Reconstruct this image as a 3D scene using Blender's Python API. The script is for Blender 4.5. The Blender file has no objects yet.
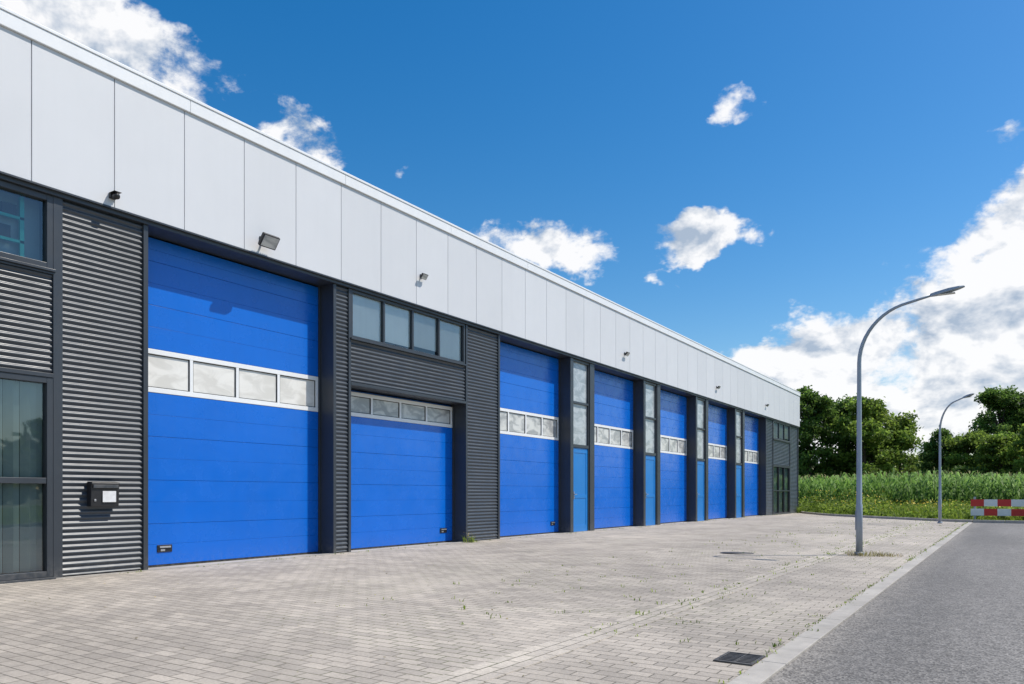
import bpy, bmesh, math, random
import numpy as np
from mathutils import Vector, Matrix
random.seed(7); rng=np.random.default_rng(11)
scene=bpy.context.scene
COL=scene.collection
# ------------------------------------------------------------------ helpers
def empty(name, loc=(0,0,0)):
    e=bpy.data.objects.new(name,None); e.location=loc; COL.objects.link(e); e.empty_display_size=.3; return e
def link(name,me,mat=None,parent=None):
    o=bpy.data.objects.new(name,me); COL.objects.link(o)
    if mat is not None:
        for m in (mat if isinstance(mat,(list,tuple)) else [mat]): me.materials.append(m)
    if parent is not None: o.parent=parent
    return o
def mesh_pd(name,v,f,mat=None,parent=None,smooth=False):
    me=bpy.data.meshes.new(name); me.from_pydata([tuple(p) for p in v],[],f); me.update()
    if smooth: me.shade_smooth()
    return link(name,me,mat,parent)
def np_mesh(name,V,Q,mat,parent=None,rnd=None,smooth=False):
    me=bpy.data.meshes.new(name)
    me.vertices.add(len(V)); me.vertices.foreach_set('co',np.asarray(V,dtype=np.float32).ravel())
    m=len(Q); k=Q.shape[1]
    me.loops.add(m*k); me.loops.foreach_set('vertex_index',np.asarray(Q,dtype=np.int32).ravel())
    me.polygons.add(m); me.polygons.foreach_set('loop_start',np.arange(0,m*k,k,dtype=np.int32))
    try: me.polygons.foreach_set('loop_total',np.full(m,k,dtype=np.int32))
    except Exception: pass
    me.update(calc_edges=True); me.validate()
    if rnd is not None:
        a=me.attributes.new('rnd','FLOAT','FACE'); a.data.foreach_set('value',np.asarray(rnd,dtype=np.float32))
    if smooth: me.shade_smooth()
    return link(name,me,mat,parent)
BF=[(0,3,2,1),(4,5,6,7),(0,1,5,4),(1,2,6,5),(2,3,7,6),(3,0,4,7)]
def boxes(name,lst,mat,parent=None,bevel=0.0):
    v=[];f=[]
    for (x0,x1,y0,y1,z0,z1) in lst:
        b=len(v)
        v+=[(x0,y0,z0),(x1,y0,z0),(x1,y1,z0),(x0,y1,z0),(x0,y0,z1),(x1,y0,z1),(x1,y1,z1),(x0,y1,z1)]
        f+=[tuple(i+b for i in q) for q in BF]
    o=mesh_pd(name,v,f,mat,parent)
    if bevel>0:
        m=o.modifiers.new('bevel','BEVEL'); m.width=bevel; m.segments=2; m.limit_method='ANGLE'
    return o
def box(name,x0,x1,y0,y1,z0,z1,mat,parent=None,bevel=0.0):
    return boxes(name,[(x0,x1,y0,y1,z0,z1)],mat,parent,bevel)
def tube(name,pts,rad,mat,parent=None,seg=14):
    pts=[Vector(p) for p in pts]; v=[];f=[]
    n=len(pts); up=Vector((0,1,0.01)).normalized()
    for i,p in enumerate(pts):
        t=(pts[min(i+1,n-1)]-pts[max(i-1,0)]).normalized()
        a=t.cross(up)
        if a.length<1e-3: a=t.cross(Vector((1,0,0)))
        a.normalize(); b=t.cross(a).normalized()
        for k in range(seg):
            an=2*math.pi*k/seg
            v.append(p+(a*math.cos(an)+b*math.sin(an))*rad[i])
    for i in range(n-1):
        for k in range(seg):
            k2=(k+1)%seg
            f.append((i*seg+k,i*seg+k2,(i+1)*seg+k2,(i+1)*seg+k))
    f.append(tuple(range(seg))[::-1]); f.append(tuple((n-1)*seg+k for k in range(seg)))
    return mesh_pd(name,v,f,mat,parent,smooth=True)
# ------------------------------------------------------------------ node helper
class NT:
    def __init__(s,tree): s.t=tree; s.n=tree.nodes; s.l=tree.links
    def add(s,typ,**kw):
        nd=s.n.new(typ)
        for k,v in kw.items(): setattr(nd,k,v)
        return nd
    def put(s,sock,val):
        if isinstance(val,bpy.types.NodeSocket): s.l.new(val,sock)
        elif val is not None: sock.default_value=val
    def m(s,op,a,b=None,c=None,clamp=False):
        nd=s.add('ShaderNodeMath',operation=op,use_clamp=clamp)
        s.put(nd.inputs[0],a)
        if b is not None: s.put(nd.inputs[1],b)
        if c is not None: s.put(nd.inputs[2],c)
        return nd.outputs[0]
    def vm(s,op,a,b=None,scale=None):
        nd=s.add('ShaderNodeVectorMath',operation=op)
        s.put(nd.inputs[0],a)
        if b is not None: s.put(nd.inputs[1],b)
        if scale is not None: s.put(nd.inputs['Scale'],scale)
        return nd.outputs['Value'] if op in('DOT_PRODUCT','LENGTH') else nd.outputs['Vector']
    def noise(s,vec,scale,detail=4,rough=.55,dist=0,col=False):
        nd=s.add('ShaderNodeTexNoise'); s.put(nd.inputs['Vector'],vec)
        nd.inputs['Scale'].default_value=scale; nd.inputs['Detail'].default_value=detail
        nd.inputs['Roughness'].default_value=rough; nd.inputs['Distortion'].default_value=dist
        return nd.outputs[1 if col else 0]
    def ss(s,v,a,b,lo=0.,hi=1.):
        nd=s.add('ShaderNodeMapRange',interpolation_type='SMOOTHSTEP'); s.put(nd.inputs['Value'],v)
        nd.inputs['From Min'].default_value=a; nd.inputs['From Max'].default_value=b
        nd.inputs['To Min'].default_value=lo; nd.inputs['To Max'].default_value=hi
        return nd.outputs[0]
    def mix(s,f,a,b,blend='MIX'):
        nd=s.add('ShaderNodeMix',data_type='RGBA',blend_type=blend)
        s.put(nd.inputs[0],f)
        for sk,val in ((nd.inputs[6],a),(nd.inputs[7],b)):
            if isinstance(val,(tuple,list)): val=(val[0],val[1],val[2],1)
            s.put(sk,val)
        return nd.outputs[2]
    def scalec(s,col,f):
        return s.vm('SCALE',col,scale=f)
def mat(name,color=(.5,.5,.5),rough=.5,metal=0.,spec=.5):
    m=bpy.data.materials.new(name); m.use_nodes=True
    t=NT(m.node_tree); p=m.node_tree.nodes['Principled BSDF']
    p.inputs['Base Color'].default_value=(*color,1); p.inputs['Roughness'].default_value=rough
    p.inputs['Metallic'].default_value=metal; p.inputs['Specular IOR Level'].default_value=spec
    return m,t,p
def obj_co(t): return t.add('ShaderNodeTexCoord').outputs['Object']
def mapped(t,vec,sc): return t.vm('MULTIPLY',vec,sc)
def bump(t,p,h,strength=.3,dist=.01):
    b=t.add('ShaderNodeBump'); b.inputs['Strength'].default_value=strength; b.inputs['Distance'].default_value=dist
    t.put(b.inputs['Height'],h); t.l.new(b.outputs[0],p.inputs['Normal'])
def painted(name,color,rough=.4,var=.12,orand=.0,bumpy=.0,streak=True,spec=.5,metal=0.,dust=.22,rvar=.06,wavy=0.):
    m,t,p=mat(name,color,rough,metal,spec)
    co=obj_co(t)
    n1=t.noise(co,.9,5,.6)
    f=t.ss(n1,.3,.7,1-var,1+var*.6)
    if streak:
        n2=t.noise(mapped(t,co,(9,9,.5)),1.,4,.6)
        f=t.m('MULTIPLY',f,t.ss(n2,.35,.7,1.,1-var*.6))
    if orand>0:
        oi=t.add('ShaderNodeObjectInfo').outputs['Random']
        f=t.m('MULTIPLY',f,t.ss(oi,0,1,1-orand,1+orand))
    # rain-splash dust near the ground
    sx=t.add('ShaderNodeSeparateXYZ'); t.put(sx.inputs[0],co)
    d=t.m('MULTIPLY',t.ss(sx.outputs[2],0.,.35,dust,0.),t.ss(t.noise(co,14,4,.6),.3,.7))
    c=t.scalec(t.mix(0.,color,color),f)
    c=t.mix(d,c,(.28,.26,.23))
    t.l.new(c,p.inputs['Base Color'])
    r=t.ss(t.noise(co,3.,4),.3,.7,rough-rvar,rough+rvar); t.l.new(r,p.inputs['Roughness'])
    if wavy>0:
        h=t.m('ADD',t.m('MULTIPLY',t.noise(mapped(t,co,(1,.8,2.2)),1.3,2),wavy*10),t.m('MULTIPLY',t.noise(co,160,2),bumpy))
        bump(t,p,h,.5,.003)
    elif bumpy>0: bump(t,p,t.noise(co,160,2),bumpy,.002)
    return m
# ------------------------------------------------------------------ materials
M_anthr=painted('anthracite_cladding',(.055,.067,.082),.36,.12)
M_trim=painted('anthracite_trim',(.040,.047,.057),.4,.1)
M_dark=painted('dark_recess',(.022,.025,.03),.55,.1)
M_fascia=painted('silver_fascia_panel',(.64,.65,.67),.5,.018,.022,metal=.0,rvar=.01)
M_coping=painted('aluminium_coping',(.80,.81,.82),.4,.03)
M_seam=painted('fascia_joint',(.22,.225,.23),.6,.05)
M_door=painted('blue_sectional_door',(.002,.135,.60),.24,.04,bumpy=.25,dust=.08,wavy=.25)
M_leaf=painted('blue_entrance_door',(.008,.19,.55),.35,.05,dust=.08)
M_white=painted('white_door_frame',(.82,.83,.83),.4,.04)
M_black=painted('black_plastic',(.018,.018,.02),.4,.1,dust=.0)
M_rubber=painted('rubber_seal',(.012,.012,.012),.8,.1)
M_galv=painted('galvanised_steel',(.34,.39,.45),.42,.12,metal=.2)
M_alu=painted('brushed_aluminium',(.5,.5,.52),.35,.05,metal=.7)
M_label=painted('white_label',(.75,.75,.75),.5,.02,streak=False)
M_roof=painted('roof_membrane',(.16,.16,.165),.8,.15)
M_conc=painted('concrete_kerb',(.43,.40,.355),.85,.2,bumpy=.3,dust=0)
M_red=painted('red_reflective',(.62,.03,.025),.45,.08)
M_whb=painted('white_reflective',(.8,.8,.8),.45,.06)
M_blind=painted('window_blind',(.30,.38,.37),.7,.1)
M_screen=painted('roller_screen',(.70,.72,.72),.7,.06,.12)
M_bark=painted('bark',(.06,.045,.032),.9,.3)
M_iron=painted('cast_iron',(.05,.045,.042),.6,.2)

def glass_mat(name,refl=.35,tint=(.8,.85,.88)):
    m=bpy.data.materials.new(name); m.use_nodes=True; t=NT(m.node_tree); t.n.clear()
    out=t.add('ShaderNodeOutputMaterial')
    g=t.add('ShaderNodeBsdfGlossy'); g.inputs['Roughness'].default_value=.02; g.inputs['Color'].default_value=(.85,.88,.9,1)
    tr=t.add('ShaderNodeBsdfTransparent'); tr.inputs['Color'].default_value=(*tint,1)
    b=t.add('ShaderNodeBump'); b.inputs['Strength'].default_value=.15; b.inputs['Distance'].default_value=.01
    t.put(b.inputs['Height'],t.noise(obj_co(t),1.6,2)); t.l.new(b.outputs[0],g.inputs['Normal'])
    lw=t.add('ShaderNodeLayerWeight'); lw.inputs['Blend'].default_value=.35
    f=t.m('ADD',t.m('MULTIPLY',lw.outputs['Fresnel'],.8),refl*.4,clamp=True)
    mx=t.add('ShaderNodeMixShader'); t.put(mx.inputs[0],f); t.l.new(tr.outputs[0],mx.inputs[1]); t.l.new(g.outputs[0],mx.inputs[2])
    t.l.new(mx.outputs[0],out.inputs[0]); return m
M_glass=glass_mat('window_glass',.2,(.90,.95,.95))
def acrylic(name,c1,c2,r=.12):
    m,t,p=mat(name,c1,r)
    co=obj_co(t)
    n=t.noise(mapped(t,co,(1,1.4,2.6)),1.7,4,.55,.8)
    t.l.new(t.mix(t.ss(n,.38,.62),c1,c2),p.inputs['Base Color'])
    bump(t,p,t.noise(co,2.2,2),.25,.03)
    return m
M_pane1=acrylic('opal_acrylic_pane',(.66,.64,.59),(.80,.78,.73),.28)
M_pane2=acrylic('grey_acrylic_pane',(.34,.35,.35),(.64,.64,.61),.22)
M_pane3=acrylic('frosted_glass_pane',(.30,.34,.36),(.46,.50,.52),.2)

# ---- paving
def paver_mat(name,rot=0.,base=((.50,.442,.37),(.37,.328,.277)),mort=(.17,.15,.12),bw=.21,rh=.105,weeds=True):
    m,t,p=mat(name,base[0],.85)
    co=obj_co(t)
    mp=t.add('ShaderNodeMapping'); t.put(mp.inputs['Vector'],co); mp.inputs['Rotation'].default_value=(0,0,rot)
    b=t.add('ShaderNodeTexBrick'); b.offset=.5
    wv=t.vm('SCALE',t.vm('SUBTRACT',t.noise(co,.8,3,.5,0,True),(.5,.5,.5)),scale=.035)
    t.put(b.inputs['Vector'],t.vm('ADD',mp.outputs[0],wv))
    b.inputs['Scale'].default_value=1.; b.inputs['Brick Width'].default_value=bw; b.inputs['Row Height'].default_value=rh
    b.inputs['Mortar Size'].default_value=.0055; b.inputs['Mortar Smooth'].default_value=.3
    b.inputs['Color1'].default_value=(*base[0],1); b.inputs['Color2'].default_value=(*base[1],1)
    b.inputs['Mortar'].default_value=(*mort,1)
    big=t.noise(co,.16,5,.6); mid=t.noise(co,1.1,6,.65); fine=t.noise(co,45,4,.7)
    f=t.m('MULTIPLY',t.ss(big,.3,.7,.82,1.12),t.ss(mid,.3,.7,.82,1.1))
    f=t.m('MULTIPLY',f,t.ss(fine,.3,.7,.84,1.12))
    c=t.scalec(b.outputs['Color'],f)
    c=t.mix(t.m('MULTIPLY',t.ss(t.noise(mapped(t,co,(.5,.22,1)),1.,5,.6),.52,.68),.4),c,(.53,.47,.39))
    # faint tyre tracks swinging along the forecourt
    tk=t.m('MULTIPLY',t.ss(t.noise(mapped(t,co,(1.6,.10,1)),1.,3,.5,.6),.56,.66),t.ss(mid,.35,.6))
    c=t.mix(t.m('MULTIPLY',tk,.28),c,(.20,.18,.16))
    if weeds:
        g=t.m('MULTIPLY',t.ss(t.noise(co,.35,5,.7,.5),.48,.60),b.outputs['Fac'])
        g=t.m('MULTIPLY',g,t.ss(t.noise(co,6.,3),.34,.52))
        c=t.mix(t.m('MULTIPLY',g,.88),c,(.08,.10,.03))
    sp=t.ss(t.noise(co,5.,2,.5),.68,.73)
    c=t.mix(t.m('MULTIPLY',sp,.35),c,(.12,.11,.10))
    t.l.new(c,p.inputs['Base Color'])
    h=t.m('ADD',t.m('MULTIPLY',b.outputs['Fac'],-1.),t.m('MULTIPLY',fine,.35))
    bump(t,p,h,.6,.005)
    return m
M_pave=paver_mat('concrete_pavers')
M_pave2=paver_mat('concrete_pavers_band',math.pi/2,base=((.55,.49,.41),(.46,.41,.345)),weeds=True)
def asphalt():
    m,t,p=mat('asphalt',(.12,.12,.12),.85)
    co=obj_co(t)
    v=t.add('ShaderNodeTexVoronoi'); v.inputs['Scale'].default_value=80; t.put(v.inputs['Vector'],co)
    agg=t.ss(v.outputs['Color'],0.,1.,.45,1.6)
    big=t.noise(mapped(t,co,(.8,.12,1)),1.,5,.6)
    f=t.m('MULTIPLY',agg,t.ss(big,.3,.7,.82,1.15))
    f=t.m('MULTIPLY',f,t.ss(t.noise(co,7,5,.65),.3,.7,.84,1.13))
    sx=t.add('ShaderNodeSeparateXYZ'); t.put(sx.inputs[0],co)
    edge=t.ss(t.m('ADD',sx.outputs[0],t.m('MULTIPLY',t.noise(co,3,4),.3)),9.2,9.7,1.,0.)
    c=t.scalec(t.mix(t.m('MULTIPLY',edge,.4),(.168,.158,.145),(.29,.26,.22)),f)
    w=t.m('ABSOLUTE',t.m('SUBTRACT',t.m('ADD',sx.outputs[0],t.m('MULTIPLY',t.noise(co,.5,3),.25)),11.35))
    c=t.mix(t.m('MULTIPLY',t.ss(w,.01,.03,1.,0.),.55),c,(.05,.05,.05))
    t.l.new(c,p.inputs['Base Color'])
    bump(t,p,v.outputs['Distance'],.5,.006)
    return m
M_asph=asphalt()
def soil():
    m,t,p=mat('grassland',(.1,.1,.05),.95)
    co=obj_co(t)
    a=t.noise(co,.25,6,.65); b=t.noise(co,2.5,6,.7)
    c=t.mix(t.ss(a,.35,.65),(.085,.12,.03),(.15,.145,.06))
    c=t.mix(t.ss(b,.5,.75),c,(.19,.16,.10))
    t.l.new(c,p.inputs['Base Color']); bump(t,p,b,.6,.08); return m
M_soil=soil()
def foliage(name,dark,light,hi,trans=.35,sc=.25):
    m=bpy.data.materials.new(name); m.use_nodes=True; t=NT(m.node_tree); p=t.n['Principled BSDF']; out=t.n['Material Output']
    at=t.add('ShaderNodeAttribute'); at.attribute_name='rnd'
    co=obj_co(t)
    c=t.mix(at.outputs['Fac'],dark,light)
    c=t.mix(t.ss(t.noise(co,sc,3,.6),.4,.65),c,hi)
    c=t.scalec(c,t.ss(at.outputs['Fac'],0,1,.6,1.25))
    t.l.new(c,p.inputs['Base Color']); p.inputs['Roughness'].default_value=.6; p.inputs['Specular IOR Level'].default_value=.25
    tr=t.add('ShaderNodeBsdfTranslucent'); t.l.new(t.scalec(c,1.5),tr.inputs['Color'])
    mx=t.add('ShaderNodeMixShader'); mx.inputs[0].default_value=trans
    t.l.new(p.outputs[0],mx.inputs[1]); t.l.new(tr.outputs[0],mx.inputs[2]); t.l.new(mx.outputs[0],out.inputs[0]); return m
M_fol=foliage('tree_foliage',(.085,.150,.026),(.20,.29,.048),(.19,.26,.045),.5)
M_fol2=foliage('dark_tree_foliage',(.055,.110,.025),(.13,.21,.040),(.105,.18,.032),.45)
M_weed=foliage('weed_foliage',(.09,.17,.022),(.27,.34,.05),(.20,.28,.035),.4,.6)
M_corn=foliage('corn_leaves',(.055,.15,.028),(.25,.38,.10),(.17,.30,.06),.4,.15)
M_tass,_,_=mat('corn_tassels',(.50,.46,.20),.8)
M_yel,_,_=mat('yellow_flowers',(.75,.55,.03),.6)
M_dry=foliage('dry_grass',(.20,.17,.08),(.36,.30,.14),(.25,.25,.08),.3,.8)

# ------------------------------------------------------------------ BUILDING  (front cladding plane x=0, facing +X; runs along Y)
B=empty('commercial_garage_building')
Y0,Y1=-9.0,45.80
box('building_core',-13,-.52,Y0+.05,Y1-.05,0,6.70,M_dark,B)
box('roof_deck',-13.0,-.30,Y0+.05,Y1-.05,6.703,6.78,M_roof,B)
def corrugated(name,y0,y1,z0,z1,axis='x',x=0.,sgn=1):
    pitch=.0765; per=8
    n=int((z1-z0)/pitch*per)+1
    v=[];f=[]
    for i in range(n+1):
        z=z0+(z1-z0)*i/n
        ph=(z/pitch)%1.
        s=math.sin(2*math.pi*ph); s=math.copysign(abs(s)**.75,s)
        d=.0115*s-.013
        for y in (y0,y1):
            v.append((x+sgn*d,y,z) if axis=='x' else (y,x+sgn*d,z))
    for i in range(n): 
        f.append((2*i,2*i+1,2*i+3,2*i+2))
    return mesh_pd(name,v,f,M_anthr,B,smooth=True)
def backing(y0,y1,z0,z1): box('wall_core',-.50,-.03,y0,y1,z0,z1,M_dark,B)
BASE=.03
def wall(y0,y1,z0=BASE,z1=4.95):
    corrugated('corrugated_cladding',y0+.001,y1-.001,z0,z1); backing(y0+.002,y1-.002,z0,z1)
trims=[]
def vtrim(y0,y1,z0=0.,z1=4.95,x0=-.5,x1=.016): trims.append((x0,x1,y0,y1,z0,z1))
def htrim(y0,y1,z0,z1,x1=.022,x0=-.1): trims.append((x0,x1,y0,y1,z0,z1))
def window(y0,y1,z0,z1,cols,rows=None,blinds=None,pane=None,fr=.06,xg=-.05):
    w=empty('window_unit'); w.parent=B
    bs=[(-.12,.012,y0,y0+fr,z0,z1),(-.12,.012,y1-fr,y1,z0,z1),(-.12,.010,y0+fr,y1-fr,z0,z0+fr),(-.12,.010,y0+fr,y1-fr,z1-fr,z1)]
    yi=(y1-y0-2*fr)/cols
    for i in range(1,cols):
        yy=y0+fr+i*yi; bs.append((-.115,.004,yy-fr*.5,yy+fr*.5,z0+fr,z1-fr))
    for r in (rows or []):
        for i in range(cols):
            a=y0+fr+i*yi+(fr*.5 if i else 0); b2=y0+fr+(i+1)*yi-(fr*.5 if i<cols-1 else 0)
            bs.append((-.113,.002,a,b2,r-fr*.5,r+fr*.5))
    boxes('window_frame',bs,M_trim,w,.004)
    a,b=y0+fr*.6,y1-fr*.6; c,d=z0+fr*.6,z1-fr*.6
    mesh_pd('glazing',[(xg,a,c),(xg,b,c),(xg,b,d),(xg,a,d)],[(0,1,2,3)],pane or M_glass,w)
    if blinds=='vertical':
        yy=y0+fr; vv=[];ff=[]
        while yy<y1-fr:
            b=len(vv); tw=.035*math.sin(yy*37.)+.035
            vv+=[(-.16,yy,z0+.08),(-.16+tw,yy+.088,z0+.08),(-.16+tw,yy+.088,z1-.07),(-.16,yy,z1-.07)]
            ff.append((b,b+1,b+2,b+3)); yy+=.096
        mesh_pd('vertical_blinds',vv,ff,M_blind,w)
    if blinds=='screen':
        for i in range(cols):
            a=y0+fr+i*yi+.01; d=[.0,.05,.10,.02][i%4]
            box('roller_blind',-.070,-.066,a,a+yi-.02,z0+.05+d,z1-.05,M_screen,w)
    box('sill',-.02,.05,y0-.02,y1+.02,z0-.035,z0-.002,M_trim,w,.003)
    return w
wall(Y0,3.0)
vtrim(3.0,3.06)
wall(3.06,4.80,2.66,3.93)
wu=window(3.06,4.80,4.0,4.95,1,pane=M_glass,fr=.075)
M_teal_refl=painted('teal_reflection',(.04,.50,.46),.6,.1); M_int=painted('office_wall',(.28,.38,.42),.8,.08)
boxes('teal_reflection_bars',[(-.24,-.20,3.3,4.55,4.30,4.335),(-.24,-.20,3.3,4.55,4.60,4.635),(-.24,-.20,4.50,4.55,4.06,4.9)],M_teal_refl,wu)  # teal bars behind the glass stand in for a teal light reflection
boxes('office_boxes',[(-.30,-.22,4.22,4.40,4.337,4.50),(-.30,-.22,3.95,4.12,4.337,4.45),(-.30,-.22,4.30,4.47,4.637,4.78)],M_dark,wu)
box('office_back_wall',-.32,-.305,3.1,4.78,4.02,4.93,M_int,wu)
window(3.06,4.80,.03,2.60,1,rows=[1.27],blinds='vertical',fr=.075)
htrim(3.06,4.80,2.602,2.655); htrim(3.06,4.80,3.935,3.962)
vtrim(4.80,4.915)
wall(4.915,6.01)
vtrim(6.01,6.08,x1=.02)
vtrim(9.62,9.69); wall(9.69,10.0); vtrim(10.0,10.06)
wall(10.06,13.63,3.21,4.00); htrim(10.06,13.63,3.15,3.205,x0=-.5)
window(10.06,13.60,4.04,4.95,4,blinds='screen',fr=.05)
vtrim(13.63,13.69,x1=.018); wall(13.69,14.93); vtrim(14.93,15.0)
DR=-.36
ENT=[18.56+5.06*i for i in range(4)]
doors=[(6.08,9.62,4.95),(10.06,13.63,3.15),(15.0,18.50,4.95)]
for i,e in enumerate(ENT):
    vtrim(e-.06,e+.11,x1=.016)
    vtrim(e+1.12,e+1.40,x1=.016)
    ent=empty('entrance_unit'); ent.parent=B
    a,b=e+.11,e+1.12
    boxes('entrance_frame',[(-.14,-.01,a,a+.05,0,4.95),(-.14,-.01,b-.05,b,0,4.95),(-.14,-.012,a+.05,b-.05,4.88,4.95),
        (-.14,-.012,a+.05,b-.05,3.69,3.75),(-.14,-.012,a+.05,b-.05,2.43,2.52)],M_trim,ent,.003)
    box('upper_glazing',-.08,-.07,a+.05,b-.05,3.75,4.88,M_pane3,ent)
    box('lower_glazing',-.08,-.07,a+.05,b-.05,2.52,3.69,M_pane3,ent)
    boxes('entrance_door',[(-.10,-.05,a+.056,b-.056,.02,2.425)],M_leaf,ent,.004)
    boxes('door_panel_moulding',[(-.051,-.038,a+.056,a+.15,.02,2.425),(-.051,-.038,b-.15,b-.056,.02,2.425),(-.051,-.039,a+.15,b-.15,.02,.20),
        (-.051,-.039,a+.15,b-.15,2.28,2.425),(-.051,-.039,a+.15,b-.15,.98,1.08)],M_leaf,ent,.004)
    boxes('door_handle',[(-.038,-.02,a+.09,a+.12,.95,1.17),(-.02,.015,a+.097,a+.113,1.08,1.10),(.0,.014,a+.1,a+.23,1.079,1.101)],M_alu,ent,.003)
    box('threshold',-.14,.03,a,b,0,.019,M_alu,ent)
    box('entrance_backing',-.5,-.15,a,b,0,4.95,M_dark,ent)
    if i<3: doors.append((e+1.40,e+5.0,4.95))
doors.append((ENT[3]+1.40,38.80,4.95))
vtrim(38.80,38.88)
wall(38.88,40.2); vtrim(40.2,40.26); vtrim(43.8,43.86); wall(43.86,Y1-.08)
wall(40.26,43.8,2.66,3.93); htrim(40.26,43.8,2.602,2.655); htrim(40.26,43.8,3.935,3.962)
window(40.26,43.8,4.0,4.95,3,fr=.06,blinds='screen'); window(40.26,43.8,.03,2.6,3,rows=[1.27],blinds='vertical',fr=.06)
vtrim(Y1-.08,Y1,x1=.02)
boxes('flashings_and_posts',trims,M_trim,B,.003)
corrugated('corrugated_cladding_end',-13,-.5,.03,5.0,axis='y',x=Y1-.0,sgn=1)
box('soffit_flashing',-.5,.055,Y0,Y1+.01,4.953,5.02,M_trim,B,.003)
SEC=.655
def sectional(y0,y1,h,small=False,idx=0):
    d=empty('sectional_door'); d.parent=B
    bl=[]
    gy0,gy1=y0+.03,y1-.03
    wz=None
    if small: zs=[.035,.66,1.29,1.92,2.62,3.10]; wk=4
    else: zs=[.035]+[SEC*i for i in range(1,8)]+[4.93]; wk=4
    for k in range(len(zs)-1):
        a,b=zs[k],zs[k+1]
        if k==wk: wz=(a,b); continue
        b-=.005
        m=(a+b)/2
        bl.append((DR-.05,DR,gy0,gy1,a,m-.001)); bl.append((DR-.05,DR,gy0,gy1,m+.001,b))
    boxes('door_sections',bl,M_door,d,.002)
    box('section_core',DR-.09,DR-.051,gy0,gy1,.03,h-.02,M_door,d)
    a,b=wz; b-=.006
    n=4; ft=.075; fs=.055
    fr=[(DR-.05,DR+.006,gy0,gy1,a,a+ft),(DR-.05,DR+.006,gy0,gy1,b-ft,b)]
    wdt=(gy1-gy0)
    ed=.06; pw=(wdt-2*ed)/n
    fr+=[(DR-.05,DR+.004,gy0,gy0+ed,a+ft,b-ft),(DR-.05,DR+.004,gy1-ed,gy1,a+ft,b-ft)]
    for i in range(1,n):
        yy=gy0+ed+i*pw; fr.append((DR-.05,DR+.004,yy-fs/2,yy+fs/2,a+ft,b-ft))
    boxes('window_section_frame',fr,M_white,d,.004)
    box('window_section_panes',DR-.049,DR-.02,gy0+ed,gy1-ed,a+ft,b-ft,M_pane1 if idx==0 else M_pane2,d)
    bd=[]
    for i in range(n):
        p0=gy0+ed+i*pw+(fs/2 if i else 0); p1=gy0+ed+(i+1)*pw-(fs/2 if i<n-1 else 0)
        t=.012
        bd+=[(DR-.02,DR-.008,p0,p1,a+ft,a+ft+t),(DR-.02,DR-.008,p0,p1,b-ft-t,b-ft),(DR-.02,DR-.008,p0,p0+t,a+ft+t,b-ft-t),(DR-.02,DR-.008,p1-t,p1,a+ft+t,b-ft-t)]
    boxes('glazing_beads',bd,M_rubber,d)
    box('bottom_seal',DR-.045,DR-.004,gy0,gy1,.002,.034,M_rubber,d)
    boxes('side_guides',[(DR-.06,DR+.035,y0,y0+.03,0,h),(DR-.06,DR+.035,y1-.03,y1,0,h)],M_trim,d,.002)
    hy=gy0+.33 if idx!=1 and idx!=2 else gy1-.45
    boxes('door_handle_plate',[(DR,DR+.012,hy,hy+.24,.22,.33)],M_black,d,.004)
    boxes('door_handle_grip',[(DR+.012,DR+.03,hy+.03,hy+.21,.285,.31),(DR+.012,DR+.018,hy+.05,hy+.12,.235,.265)],M_alu,d,.002)
    box('door_threshold',DR-.05,-.02,y0+.001,y1-.001,-.02,.001,M_conc,d)
for i,(a,b,h) in enumerate(doors): sectional(a,b,h,small=(i==1),idx=i)
box('fascia_backing',-.5,.062,Y0,Y1+.005,5.022,6.83,M_seam,B)
s=4.51-1.047*13; g=.005
while s<Y1-.05:
    e=min(s+1.047,Y1+.02)
    box('fascia_panel',.045,.085,max(s,Y0)+g,e-g,5.028,6.80,M_fascia,B,.004)
    s+=1.047
box('fascia_drip',.03,.098,Y0,Y1+.02,5.004,5.0265,M_trim,B)
cp=[];y=Y0-.02
while y<Y1:
    e=min(y+3.14,Y1+.05); cp.append((-.34,.118,y+.002,e-.002,6.803,6.985)); y+=3.14
boxes('coping',cp,M_coping,B,.006)
boxes('coping_cap',[(-.35,.13,Y0-.03,Y1+.06,6.987,7.03)],M_coping,B,.006)
boxes('end_coping',[(-13,-.345,Y1-.2,Y1+.05,6.80,7.02)],M_coping,B,.006)
boxes('end_fascia',[(-13,.08,Y1+.003,Y1+.045,5.03,6.80)],M_fascia,B)
box('plinth_strip',-.1,.035,Y0,Y1,-.05,.012,M_conc,B)

def floodlight(y,z,s=1.):
    e=empty('flood_light',(0.085,y,z)); 
    boxes('wall_bracket',[(0,.02,-.06*s,.06*s,-.02*s,.10*s),(.02,.16*s,-.015,.015,.02*s,.05*s)],M_black,e,.003)
    hd=boxes('lamp_housing',[(-.03*s,.03*s,-.16*s,.16*s,-.11*s,.11*s)],M_black,e,.012)
    hd.location=(.17*s,0,0); hd.rotation_euler=(0,math.radians(38),0)
    gl=boxes('lamp_lens',[(.0305*s,.036*s,-.14*s,.14*s,-.09*s,.09*s)],M_pane2,e)
    gl.location=hd.location; gl.rotation_euler=hd.rotation_euler
    fin=boxes('cooling_fins',[(-.055*s,-.0305*s,(-.14+.04*k)*s,(-.13+.04*k)*s,-.09*s,.09*s) for k in range(8)],M_black,e)
    fin.location=hd.location; fin.rotation_euler=hd.rotation_euler
    return e
def sensor(y,z):
    e=empty('security_camera',(.085,y,z))
    boxes('mount',[(0,.05,-.045,.045,-.03,.05)],M_black,e,.006)
    tube('body',[(.04,0,.0),(.09,0,-.01),(.14,0,-.02),(.15,0,-.025)],[.03,.04,.04,.03],M_black,e)
    boxes('sun_shield',[(.03,.16,-.05,.05,.035,.045)],M_black,e,.003)
    return e
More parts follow.
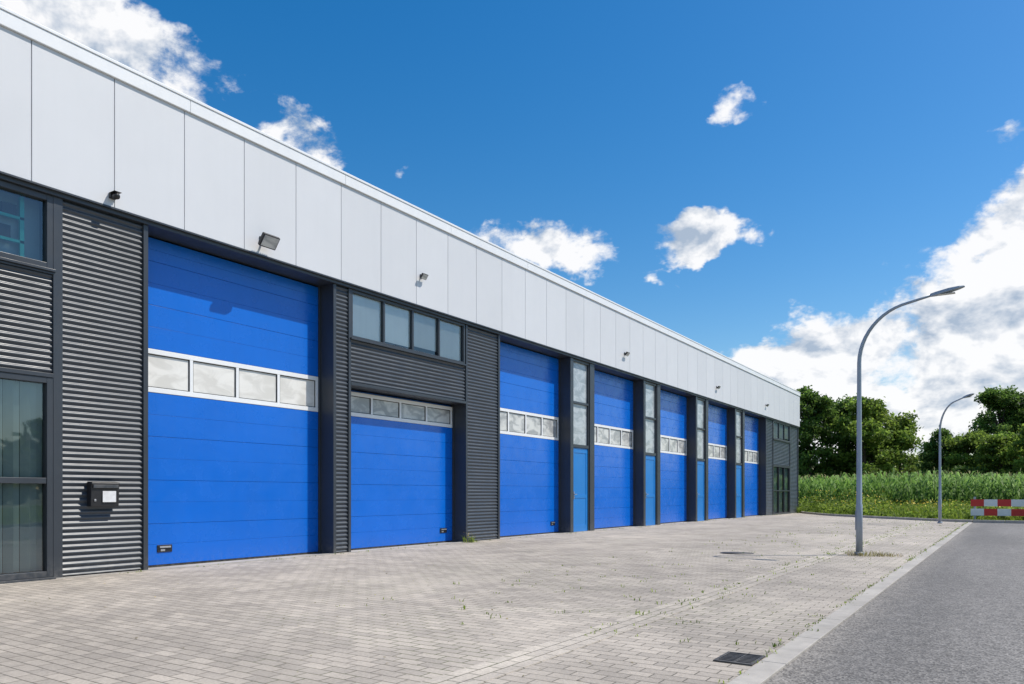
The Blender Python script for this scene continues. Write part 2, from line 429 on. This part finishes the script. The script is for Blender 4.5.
floodlight(8.0,5.22); sensor(5.52,5.16); floodlight(11.98,5.62,.55)
for yy,zz in ((21.9,5.55),(30.9,5.55),(38.5,5.55)): floodlight(yy,zz,.6)
mb=empty('wall_mailbox',(0.0,5.42,1.10))
bm=bmesh.new()
prof=[(0,-.17),(.10,-.17),(.115,.10),(.13,.135),(.125,.155),(0,.17)]
va=[bm.verts.new((x,-.19,z)) for x,z in prof]; vb=[bm.verts.new((x,.19,z)) for x,z in prof]
bm.faces.new(va); bm.faces.new(vb[::-1])
for i in range(len(prof)):
    j=(i+1)%len(prof); bm.faces.new((va[j],va[i],vb[i],vb[j]))
bmesh.ops.recalc_face_normals(bm,faces=bm.faces)
me=bpy.data.meshes.new('box_body'); bm.to_mesh(me); o=link('box_body',me,M_black,mb)
mm=o.modifiers.new('b','BEVEL'); mm.width=.008; mm.segments=2
boxes('label_plate',[(.116,.120,-.04,.14,-.11,.04)],M_label,mb)
boxes('mail_flap',[(.118,.134,-.17,.17,.08,.125)],M_trim,mb,.004)
boxes('lock',[(.11,.118,-.15,-.125,-.10,-.07)],M_alu,mb,.003)

# ------------------------------------------------------------------ GROUND
def grid_sheet(name,x0,x1,y0,y1,nx,ny,zf,m):
    xs=np.linspace(x0,x1,nx); ys=np.linspace(y0,y1,ny)
    X,Y=np.meshgrid(xs,ys); Z=zf(X,Y); V=np.stack([X,Y,Z],-1).reshape(-1,3)
    i=np.arange((nx-1)*(ny-1)); r=i//(nx-1); c=i%(nx-1); a=r*nx+c
    Q=np.stack([a,a+1,a+nx+1,a+nx],-1)
    return np_mesh(name,V,Q,m,smooth=True)
grid_sheet('ground',-1500,1500,-1500,1500,60,60,lambda X,Y:np.full_like(X,-.06),M_soil)
RE=9.12   # road edge
PB=[(-.6,46.4),(.6,44.5),(2.6,40.6),(5.4,37.2),(8.0,34.6),(RE,34.0)]
def pav_y(x):
    xs=[p[0] for p in PB]; ys=[p[1] for p in PB]; return np.interp(x,xs,ys)
poly=[(-.1,-30),(RE-.16,-30),(RE-.16,34.05)]+[(x,y) for x,y in PB[::-1][1:-1]]+[(-.1,46.4)]
mesh_pd('forecourt_paving',[(x,y,0) for x,y in poly],[tuple(range(len(poly)))],M_pave)
boxes('gutter_band',[(7.46,7.76,-30,34.6,-.02,.004)],M_pave2)
boxes('road_edge_band',[(RE-.16,RE,-30+i*1.0,-30+i*1.0+.992,-.05,.008) for i in range(64)],M_conc,None,.004)
mesh_pd('asphalt_road',[(RE,-60,-.006),(17.5,-60,-.006),(17.5,33.6,-.006),(RE,34.0,-.006)],[(0,1,2,3)],M_asph)
def kerb(pts,name):
    K=empty(name)
    for (a,b) in zip(pts[:-1],pts[1:]):
        a=Vector((*a,0)); b=Vector((*b,0)); d=b-a; L=d.length; n=max(1,round(L/1.0))
        ang=math.atan2(d.y,d.x)
        for i in range(n):
            o=boxes('kerb_stone',[(0,L/n-.008,-.06,.06,-.1,.10)],M_conc,K,.015)
            p=a+d*(i/n); o.location=(p.x,p.y,0); o.rotation_euler=(0,0,ang)
kerb([(.15,45.9)]+[p for p in PB[1:]]+[(17.5,33.66)],'end_kerb')
kerb([(17.56,33.6),(17.56,-40)],'far_side_kerb')
dg=empty('drain_grate',(RE-.16-.14,5.0,0)); dg.scale=(.98,.95,1)
boxes('grate_frame',[(-.13,.13,-.17,-.15,-.02,.010),(-.13,.13,.15,.17,-.02,.010),(-.13,-.11,-.15,.15,-.02,.010),(.11,.13,-.15,.15,-.02,.010)],M_iron,dg,.002)
boxes('grate_bars',[(-.11,.11,-.142+.042*k,-.142+.042*k+.02,-.02,.008) for k in range(7)]+[(-.008,.008,-.15,.15,-.018,.0065)],M_iron,dg,.002)
boxes('grate_pit_shade',[(-.11,.11,-.15,.15,-.02,.0015)],M_rubber,dg)  # flat black plate stands in for the shade down in the pit
mh=empty('manhole_cover',(6.1,13.9,.0))
tube('cover_rim',[(0,0,-.02),(0,0,.006)],[.30,.30],M_iron,mh,40); tube('cover_plate',[(0,0,-.02),(0,0,.009)],[.26,.26],M_iron,mh,40)

# ------------------------------------------------------------------ street lamps
def street_lamp(name,x,y,az,reach=1.6,h=4.5):
    e=empty(name,(x,y,0)); e.rotation_euler=(0,0,az)
    pts=[(0,0,0),(0,0,.9),(0,0,.92),(0,0,2.2),(0,0,3.45)]; rad=[.058,.056,.048,.042,.036]
    for k in range(1,13):
        a=math.pi-math.radians(82)*k/12
        pts.append((.92+.92*math.cos(a),0,3.45+(h-3.55)*math.sin(a)*.98)); rad.append(.036-.012*k/12)
    pts.append((reach-.42,0,h-.045)); rad.append(.024)
    tube('pole',pts,rad,M_galv,e,16)
    L0,L1=reach-.46,reach+.05
    prof=[(L0,.03,-.025,.025),(L0+.08,.06,-.03,.03),(L0+.28,.09,-.025,.035),(L1-.08,.075,-.01,.028),(L1,.04,.0,.018)]
    v=[];f=[]
    for (px,w,zb,zt) in prof:
        zz=h-.05+(px-L0)*.14
        v+=[(px,-w,zz+zb),(px,w,zz+zb),(px,w*.8,zz+zt),(px,-w*.8,zz+zt)]
    for i in range(len(prof)-1):
        for k in range(4):
            k2=(k+1)%4; f.append((i*4+k,i*4+k2,i*4+4+k2,i*4+4+k))
    f.append((3,2,1,0)); n=(len(prof)-1)*4; f.append((n,n+1,n+2,n+3))
    o=mesh_pd('luminaire_head',v,f,M_galv,e); bv=o.modifiers.new('b','BEVEL'); bv.width=.01; bv.segments=2
    boxes('lamp_lens',[(L0+.12,L1-.14,-.055,.055,h-.068,h-.058)],M_pane2,e,.004)
    boxes('service_door',[(-.064,-.054,-.03,.03,.45,.80)],M_galv,e,.003)
    tube('base_collar',[(0,0,-.01),(0,0,.05),(0,0,.06)],[.085,.085,.062],M_galv,e)
    return e
street_lamp('street_lamp',8.06,14.7,0.,1.58,4.56)
street_lamp('street_lamp',8.14,32.2,math.radians(-48),1.62,4.6)

# ------------------------------------------------------------------ barrier
bar=empty('roadworks_barrier')
bxr=[];bxw=[]
BY=36.0
for (z0,z1,off) in ((.60,.88,0),(.22,.50,1)):
    for k in range(16):
        a=8.98+.46*k
        (bxr if (k+off)%2==0 else bxw).append((a,a+.46,BY,BY+.03,z0,z1))
boxes('red_boards',bxr,M_red,bar); boxes('white_boards',bxw,M_whb,bar)
boxes('posts',[(9.08+2.1*k,9.16+2.1*k,BY+.035,BY+.11,-.06,.98) for k in range(4)],M_galv,bar,.005)
boxes('feet',[(8.98+2.1*k,9.26+2.1*k,BY-.3,BY+.4,-.06,.06) for k in range(4)],M_black,bar,.02)

# ------------------------------------------------------------------ vegetation
def blades(name,P,H,W,mat_,lean=.35,rnd=None):
    n=len(P); az=rng.uniform(0,2*math.pi,n); d=np.stack([np.cos(az),np.sin(az),np.zeros(n)],-1)
    s=np.stack([-np.sin(az),np.cos(az),np.zeros(n)],-1)
    le=(rng.uniform(.1,1.,n)*lean)[:,None]; H=H[:,None]; W=W[:,None]; up=np.array([0,0,1.])
    p0=P; p1=P+up*H*.6+d*H*le*.4; p2=P+up*H*(1-le*.25)+d*H*le*1.2
    V=np.concatenate([p0-s*W*.5,p0+s*W*.5,p1-s*W*.45,p1+s*W*.45,p2-s*W*.08,p2+s*W*.08],1).reshape(-1,3)
    b=np.arange(n)[:,None]*6
    Q=np.concatenate([b+np.array([[0,1,3,2]]),b+np.array([[2,3,5,4]])],1).reshape(-1,4)
    r=np.repeat(rng.random(n) if rnd is None else rnd,2)
    return np_mesh(name,V,Q,mat_,rnd=r)
def quads_cloud(C,S,flat=.6):
    n=len(C); nr=rng.normal(size=(n,3)); nr[:,2]=np.abs(nr[:,2])+flat; nr/=np.linalg.norm(nr,axis=1)[:,None]
    a=np.cross(nr,rng.normal(size=(n,3))); a/=np.linalg.norm(a,axis=1)[:,None]; b=np.cross(nr,a)
    S=S[:,None]
    V=np.stack([C-a*S,C-b*S*.55,C+a*S,C+b*S*.55],1).reshape(-1,3)
    Q=np.arange(n*4).reshape(-1,4); return V,Q
def patch(x,y,f=.35,s=0.):
    return .5+.25*np.sin(x*f*2.1+s+1.3*np.sin(y*f))+.25*np.sin(y*f*2.7+1.7*np.sin(x*f*1.3+s))
n=46000
x=rng.uniform(-3,16,n); y=rng.uniform(33.5,50.5,n)
ok=(y>pav_y(x)+.2)&((x>.4)|(y>46.6)); x=x[ok];y=y[ok]
hp=patch(x,y,.5); edge=np.clip((y-pav_y(x)-.1)/3.5,0,1)
H=(.12+.48*hp*edge+.12*edge)*rng.uniform(.5,1.2,len(x)); H=np.where((x>8.2)&(y<BY+.2),np.minimum(H,.16),H)
P=np.stack([x,y,np.full_like(x,-.06)],-1)
blades('verge_weeds',P,H,rng.uniform(.015,.05,len(x)),M_weed,.6)
cx=[];sz=[];rr_=[]
for k in range(820):
    px,py=rng.uniform(-2,15),rng.uniform(35,50.3)
    if py<pav_y(px)+.9 or (px<.5 and py<46.8) or (px>8.0 and py<BY+.6): continue
    hh=rng.uniform(.3,.95)*(1.75 if px<4.5 else .95)*(.35+.65*patch(px,py,.3,2.))
    m_=80
    r=rng.normal(size=(m_,3))*np.array([.30,.30,.25])*hh; r[:,2]=np.abs(rng.uniform(0,1,m_))*hh
    cx.append(np.array([px,py,-.05])+r); sz.append(rng.uniform(.04,.09,m_)); rr_.append(np.clip(rng.random()*.9+rng.normal(0,.15,m_),0,1))
C=np.concatenate(cx);S=np.concatenate(sz); V,Q=quads_cloud(C,S)
np_mesh('tall_weeds',V,Q,M_weed,rnd=np.concatenate(rr_))
n=2600
x=rng.uniform(-1,12,n); y=rng.uniform(37,50,n); ok=(y>pav_y(x)+1)&(patch(x,y,.9,1.)>.5)&((x>.6)|(y>47)); x=x[ok];y=y[ok]
C=np.stack([x,y,rng.uniform(.3,.8,len(x))*np.where(x<4.5,1.7,1.)],-1); V,Q=quads_cloud(C,rng.uniform(.025,.05,len(x)))
np_mesh('yellow_wildflowers',V,Q,M_yel)
n=26000
x=rng.uniform(17.8,45,n); y=rng.uniform(-5,51,n)
blades('roadside_grass',np.stack([x,y,np.full(n,-.06)],-1),rng.uniform(.08,.4,n),rng.uniform(.02,.05,n),M_weed,.6)
# corn field
px=[];py=[]
for r in np.arange(51.2,57,.75):
    a=np.arange(-14,40,.27); px.append(a+rng.normal(0,.04,len(a))); py.append(np.full(len(a),r)+rng.normal(0,.05,len(a)))
for r in np.arange(57,86,1.3):
    a=np.arange(-22,42,.4); px.append(a+rng.normal(0,.06,len(a))); py.append(np.full(len(a),r)+rng.normal(0,.1,len(a)))
px=np.concatenate(px);py=np.concatenate(py);n=len(px)
ph=2.26+.14*rng.normal(size=n)+.10*np.sin(px*.3)+.08*np.sin(px*1.7+py)
Vs=[];Qs=[];Rs=[];off=0
prr=rng.random(n)
for L_ in range(9):
    fz=.06+.10*L_
    az=rng.uniform(0,2*math.pi,n)
    d=np.stack([np.cos(az),np.sin(az),np.zeros(n)],-1); s_=np.stack([-np.sin(az),np.cos(az),np.zeros(n)],-1)
    p0=np.stack([px,py,ph*fz-.06],-1)
    l=(rng.uniform(.40,.72,n)*(1-.25*L_/8))[:,None]; up=np.array([0,0,1.])
    p1=p0+d*l*.45+up*l*.75; p2=p0+d*l*1.05+up*l*rng.uniform(.0,.9,n)[:,None]
    w=.062
    V=np.concatenate([p0-s_*w*.5,p0+s_*w*.5,p1-s_*w,p1+s_*w,p2-s_*w*.15,p2+s_*w*.15],1).reshape(-1,3)
    b=np.arange(n)[:,None]*6+off
    Qs.append(np.concatenate([b+np.array([[0,1,3,2]]),b+np.array([[2,3,5,4]])],1).reshape(-1,4)); Vs.append(V); off+=len(V)
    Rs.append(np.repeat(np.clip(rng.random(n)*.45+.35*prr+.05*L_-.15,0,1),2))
corn=np_mesh('corn_field',np.concatenate(Vs),np.concatenate(Qs),M_corn,rnd=np.concatenate(Rs))
P=np.stack([px,py,np.full(n,-.06)],-1)
st=blades('stalks',P,ph*.98,np.full(n,.035),M_corn,.03); st.parent=corn
P=np.repeat(np.stack([px,py,ph*.94-.06],-1),2,0)
ts=blades('tassels',P,rng.uniform(.12,.30,len(P)),np.full(len(P),.035),M_tass,.6); ts.parent=corn

# trees
def limb(v,f,p,q,r0,r1,seg=7):
    p=Vector(p);q=Vector(q);t=(q-p).normalized(); a=t.cross(Vector((.3,1,.1))).normalized(); b=t.cross(a)
    o=len(v)
    for c,r in ((p,r0),(q,r1)):
        for k in range(seg):
            an=2*math.pi*k/seg; v.append(c+(a*math.cos(an)+b*math.sin(an))*r)
    for k in range(seg): f.append((o+k,o+(k+1)%seg,o+seg+(k+1)%seg,o+seg+k))
def tree(name,x,y,h,w,m=M_fol,dens=1.,low=.18,ls=.2):
    e=empty(name,(x,y,-.06)); v=[];f=[]
    tr=.028*h; lean=random.uniform(-.3,.3)
    hs=[0,.15,.35,.6,.85]
    pts=[Vector((lean*t*2+random.uniform(-.15,.15)*t,random.uniform(-.2,.2)*t,h*t)) for t in hs]
    for i in range(4): limb(v,f,pts[i],pts[i+1],tr*(1-hs[i]),tr*(1-hs[i+1]))
    cl=[]
    nc=int(58*max(.8,w*h/75))
    for k in range(nc):
        u=random.uniform(low+.03,.93) if k%4 else random.uniform(.6,.94)
        wr=(math.sin(math.pi*min(1,max(0,(u-low)/(1-low)))**.78))**.55*w*.5
        a=random.uniform(0,2*math.pi); rr=wr*math.sqrt(random.uniform(.02,1.0))*random.choice([.9,1,.85,1.08])
        c=Vector((math.cos(a)*rr,math.sin(a)*rr,u*h*.97))
        r=random.uniform(.65,1.3)*(1.1-.3*u)
        cl.append((c,r))
        if k%3==0:
            st=pts[1]+(pts[4]-pts[1])*max(0,min(.95,(u-low)*.75)); limb(v,f,st,c,tr*.3,tr*.05,5)
    mesh_pd('trunk_and_limbs',v,f,M_bark,e,smooth=True)
    Cs=[];R=[]
    for c,r in cl:
        n=int(230*dens*r*r)+20
        dd=rng.normal(size=(n,3)); dd/=np.linalg.norm(dd,axis=1)[:,None]
        rad=r*rng.uniform(.15,1.,n)**.5*(1+.25*rng.normal(size=n))
        P=np.array(c)+dd*rad[:,None]*np.array([1.15,1.15,.8])
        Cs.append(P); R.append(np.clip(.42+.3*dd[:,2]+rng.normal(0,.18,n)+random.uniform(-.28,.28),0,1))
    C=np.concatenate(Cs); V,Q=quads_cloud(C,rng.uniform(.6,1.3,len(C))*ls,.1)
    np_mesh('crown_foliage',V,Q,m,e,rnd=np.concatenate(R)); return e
tree('broadleaf_tree',-8.7,90,14.3,6.2,M_fol2,low=.12)
tree('broadleaf_tree',-5.9,95,13.8,5.6,M_fol2,low=.12)
tree('broadleaf_tree',-3.1,91,12.4,7.0,M_fol,low=.06)
tree('broadleaf_tree',-.3,95,11.0,5.4,M_fol,low=.06)
tree('broadleaf_tree',3.0,114,10.2,5.4,M_fol2,low=.06)
tree('broadleaf_tree',6.0,112,9.6,6.4,M_fol,low=.05)
tree('broadleaf_tree',9.4,120,16.4,8.6,M_fol2,low=.1)
tree('broadleaf_tree',13.0,122,16.8,8.4,M_fol2,low=.1)
tree('broadleaf_tree',17.5,124,17.2,10,M_fol2,low=.1)
tree('broadleaf_tree',9.6,104,8.8,5.8,M_fol,low=.04)
tree('broadleaf_tree',13.2,101,9.8,6.6,M_fol,low=.04)
def belt(name,pts,h,m,n,dep=6,ls=.35):
    Cs=[];R=[]
    segs=list(zip(pts[:-1],pts[1:])); Ls=[math.dist(a,b) for a,b in segs]; tot=sum(Ls)
    for (a,b),L in zip(segs,Ls):
        k=int(n*L/tot); t=rng.random(k)
        hx=a[0]+(b[0]-a[0])*t; hy=a[1]+(b[1]-a[1])*t
        s=hx+hy
        top=h*(.62+.2*np.sin(s*.35)+.12*np.sin(s*.93+1)+.08*np.sin(s*2.1))
        zz=top*rng.random(k)**.55
        ox=rng.normal(0,dep*.35,k)*(1.1-zz/h); oy=rng.normal(0,dep*.35,k)*(1.1-zz/h)
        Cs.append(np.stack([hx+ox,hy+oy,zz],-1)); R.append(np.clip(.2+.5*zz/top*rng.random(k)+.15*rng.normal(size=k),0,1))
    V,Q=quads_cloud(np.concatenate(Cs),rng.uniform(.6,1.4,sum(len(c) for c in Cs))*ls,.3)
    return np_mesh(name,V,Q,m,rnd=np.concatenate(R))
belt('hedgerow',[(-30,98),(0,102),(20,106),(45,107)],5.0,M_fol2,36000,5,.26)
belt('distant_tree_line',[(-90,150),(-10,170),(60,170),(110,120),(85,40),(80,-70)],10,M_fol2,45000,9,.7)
def tufts(name,spots,m=M_weed,dens=60):
    P=[];H=[]
    for (x,y,r,h) in spots:
        k=max(4,int(dens*r*r*12)); a=rng.uniform(0,2*math.pi,k); q=r*rng.random(k)**.6
        P.append(np.stack([x+q*np.cos(a),y+q*np.sin(a),np.zeros(k)],-1)); H.append(rng.uniform(.3,1.,k)*h)
    P=np.concatenate(P);H=np.concatenate(H); return blades(name,P,H,rng.uniform(.004,.012,len(P)),m,.9)
sp=[]
for k in range(700):
    y_=random.uniform(5,36); sp.append((random.gauss(7.6,.12) if random.random()<.4 else random.uniform(4.6,8.9),round(y_/.105)*.105,random.uniform(.02,.09),random.uniform(.015,.055)))
for k in range(240): sp.append((RE-.17+random.gauss(0,.02),random.uniform(3,34),random.uniform(.02,.06),random.uniform(.02,.05)))
for k in range(140): sp.append((.06+abs(random.gauss(0,.04)),random.uniform(5,45),random.uniform(.02,.06),random.uniform(.02,.06)))
tufts('paving_weeds',sp,M_weed,80)
tufts('lamp_foot_grass',[(8.25,14.6,.28,.12),(8.0,14.85,.2,.1),(8.55,14.75,.22,.08),(8.05,14.5,.15,.1)],M_dry,160)
tufts('door_jamb_weed',[(.08,13.62,.13,.22),(.14,13.74,.09,.16),(.1,45.6,.3,.5)],M_weed,260)
V,Q=quads_cloud(np.stack([rng.normal(.1,.07,30),rng.normal(13.66,.09,30),rng.uniform(.1,.24,30)],-1),np.full(30,.014))
np_mesh('door_jamb_weed_flowers',V,Q,M_yel)
n=900; C=np.stack([rng.uniform(.2,8.8,n),rng.uniform(3,34,n),rng.uniform(.004,.012,n)],-1)
V,Q=quads_cloud(C,rng.uniform(.006,.018,n),3.); np_mesh('leaf_litter',V,Q,M_dry,rnd=rng.random(n))

# ------------------------------------------------------------------ LIGHT
EL=math.radians(55); AZ=math.atan2(.80,.60)       # azimuth clockwise from +Y
sd=Vector((math.sin(AZ)*math.cos(EL),math.cos(AZ)*math.cos(EL),math.sin(EL)))
L=bpy.data.lights.new('sun','SUN'); L.energy=4.6; L.angle=math.radians(.53); L.color=(1.,.94,.85)
so=bpy.data.objects.new('sun',L); COL.objects.link(so); so.rotation_euler=sd.to_track_quat('Z','Y').to_euler()
W=bpy.data.worlds.new('World'); scene.world=W; W.use_nodes=True
try:
    W.cycles.sampling_method='MANUAL'; W.cycles.sample_map_resolution=256
except Exception: pass
t=NT(W.node_tree); t.n.clear()
out=t.add('ShaderNodeOutputWorld'); bg=t.add('ShaderNodeBackground'); t.l.new(bg.outputs[0],out.inputs[0])
STR=.12; bg.inputs['Strength'].default_value=STR
sky=t.add('ShaderNodeTexSky'); sky.sky_type='NISHITA'; sky.sun_disc=False; sky.sun_elevation=EL; sky.sun_rotation=AZ
sky.ozone_density=2.2; sky.air_density=1.1; sky.dust_density=.7
hs=t.add('ShaderNodeHueSaturation'); hs.inputs['Saturation'].default_value=1.47; hs.inputs['Value'].default_value=1.15
t.l.new(sky.outputs[0],hs.inputs['Color'])
dir0=t.vm('NORMALIZE',t.add('ShaderNodeTexCoord').outputs['Generated'])
wc=t.vm('SUBTRACT',t.noise(t.vm('MULTIPLY',dir0,(1,1,1.4)),8.,5,.62,0,True),(.5,.5,.5))
dirv=t.vm('ADD',dir0,t.vm('SCALE',wc,scale=.11))
def cloudmask(az,el,rx,ry,rot=0.,flat=1.5,gain=1.):
    a=math.radians(az); e=math.radians(el)
    R_=Vector((math.cos(a),-math.sin(a),0)); U=Vector((-math.sin(a)*math.sin(e),-math.cos(a)*math.sin(e),math.cos(e)))
    c,s=math.cos(math.radians(rot)),math.sin(math.radians(rot))
    A=(R_*c+U*s)/math.tan(math.radians(rx)); Bv=(-R_*s+U*c)/math.tan(math.radians(ry))
    u=t.vm('DOT_PRODUCT',dirv,tuple(A)); v=t.vm('DOT_PRODUCT',dirv,tuple(Bv))
    v2=t.m('MAXIMUM',v,t.m('MULTIPLY',v,-flat))
    r=t.m('ADD',t.m('MULTIPLY',u,u),t.m('MULTIPLY',v2,v2))
    return t.m('MULTIPLY_ADD',r,-gain,gain)
clouds=[(-63,28,9.5,3.8,-22,1.1,1.),(-49,24.2,4.4,1.8,-14,1.2,.75),(-42.5,23.6,1.0,.7,0,1.,.5),
 (-31.0,17.8,6.0,2.8,-8,1.3,1.2),(-19.6,17.6,5.0,2.4,3,1.5,1.25),(-17.2,26.6,2.2,1.2,-12,1.,.5),(-.2,22.2,1.5,1.3,30,1.,.5),
 (.5,10.6,12.,5.2,10,1.2,1.5),(3.5,17.6,8.5,5.4,28,1.2,1.7),(-10.5,9.4,8,3.2,6,1.2,1.2),(0,5.0,19,4.0,0,1.,1.3)]
Mx=None
for c in clouds:
    mk=cloudmask(*c)
    Mx=mk if Mx is None else t.m('MAXIMUM',Mx,mk)
away=t.ss(t.vm('DOT_PRODUCT',dir0,(-.44,.82,.35)),.62,.40)
gen=t.m('MULTIPLY_ADD',t.noise(dir0,2.6,3,.5),9.,-5.0)
gen=t.m('MINIMUM',gen,t.m('MULTIPLY_ADD',away,2.6,-1.6))
Mx=t.m('MAXIMUM',t.m('MAXIMUM',Mx,gen),-1.2)
sq=t.vm('MULTIPLY',dir0,(1,1,1.5))
n1=t.noise(sq,8.,8,.58,.15)
offs=tuple(Vector((sd.x*.5,sd.y*.5,1.1))*.022)
n2=t.noise(t.vm('ADD',sq,offs),8.,5,.58,.15)
nf=t.noise(sq,28.,6,.65,.3)
fb=t.m('ADD',t.m('MULTIPLY',t.m('SUBTRACT',n1,.5),3.8),t.m('MULTIPLY',t.m('SUBTRACT',nf,.5),1.3))
dn=t.m('ADD',Mx,fb)
dens=t.ss(dn,.12,.75)
lit=t.m('ADD',.80,t.m('MULTIPLY',t.m('SUBTRACT',n1,n2),7.5))
lit=t.m('SUBTRACT',lit,t.m('MULTIPLY',t.ss(dn,1.1,2.5),.34))
lit=t.m('ADD',lit,t.m('MULTIPLY',t.m('SUBTRACT',nf,.5),.8),clamp=True)
k=1/STR
cc=t.mix(lit,(.42*k,.51*k,.64*k),(1.0*k,1.0*k,1.01*k))
fin=t.mix(t.m('MULTIPLY',dens,.97),hs.outputs[0],cc)
t.l.new(fin,bg.inputs['Color'])
# ------------------------------------------------------------------ camera
cam=bpy.data.cameras.new('camera'); cam.lens=26.37; cam.sensor_width=36; cam.shift_y=.1484; cam.clip_end=4000; cam.clip_start=.05
co=bpy.data.objects.new('camera',cam); COL.objects.link(co); co.location=(10.32,0,1.10); co.rotation_euler=(math.radians(90),0,math.radians(33.58))
scene.camera=co
scene.view_settings.view_transform='Standard'; scene.view_settings.look='None'; scene.view_settings.exposure=0; scene.view_settings.gamma=1
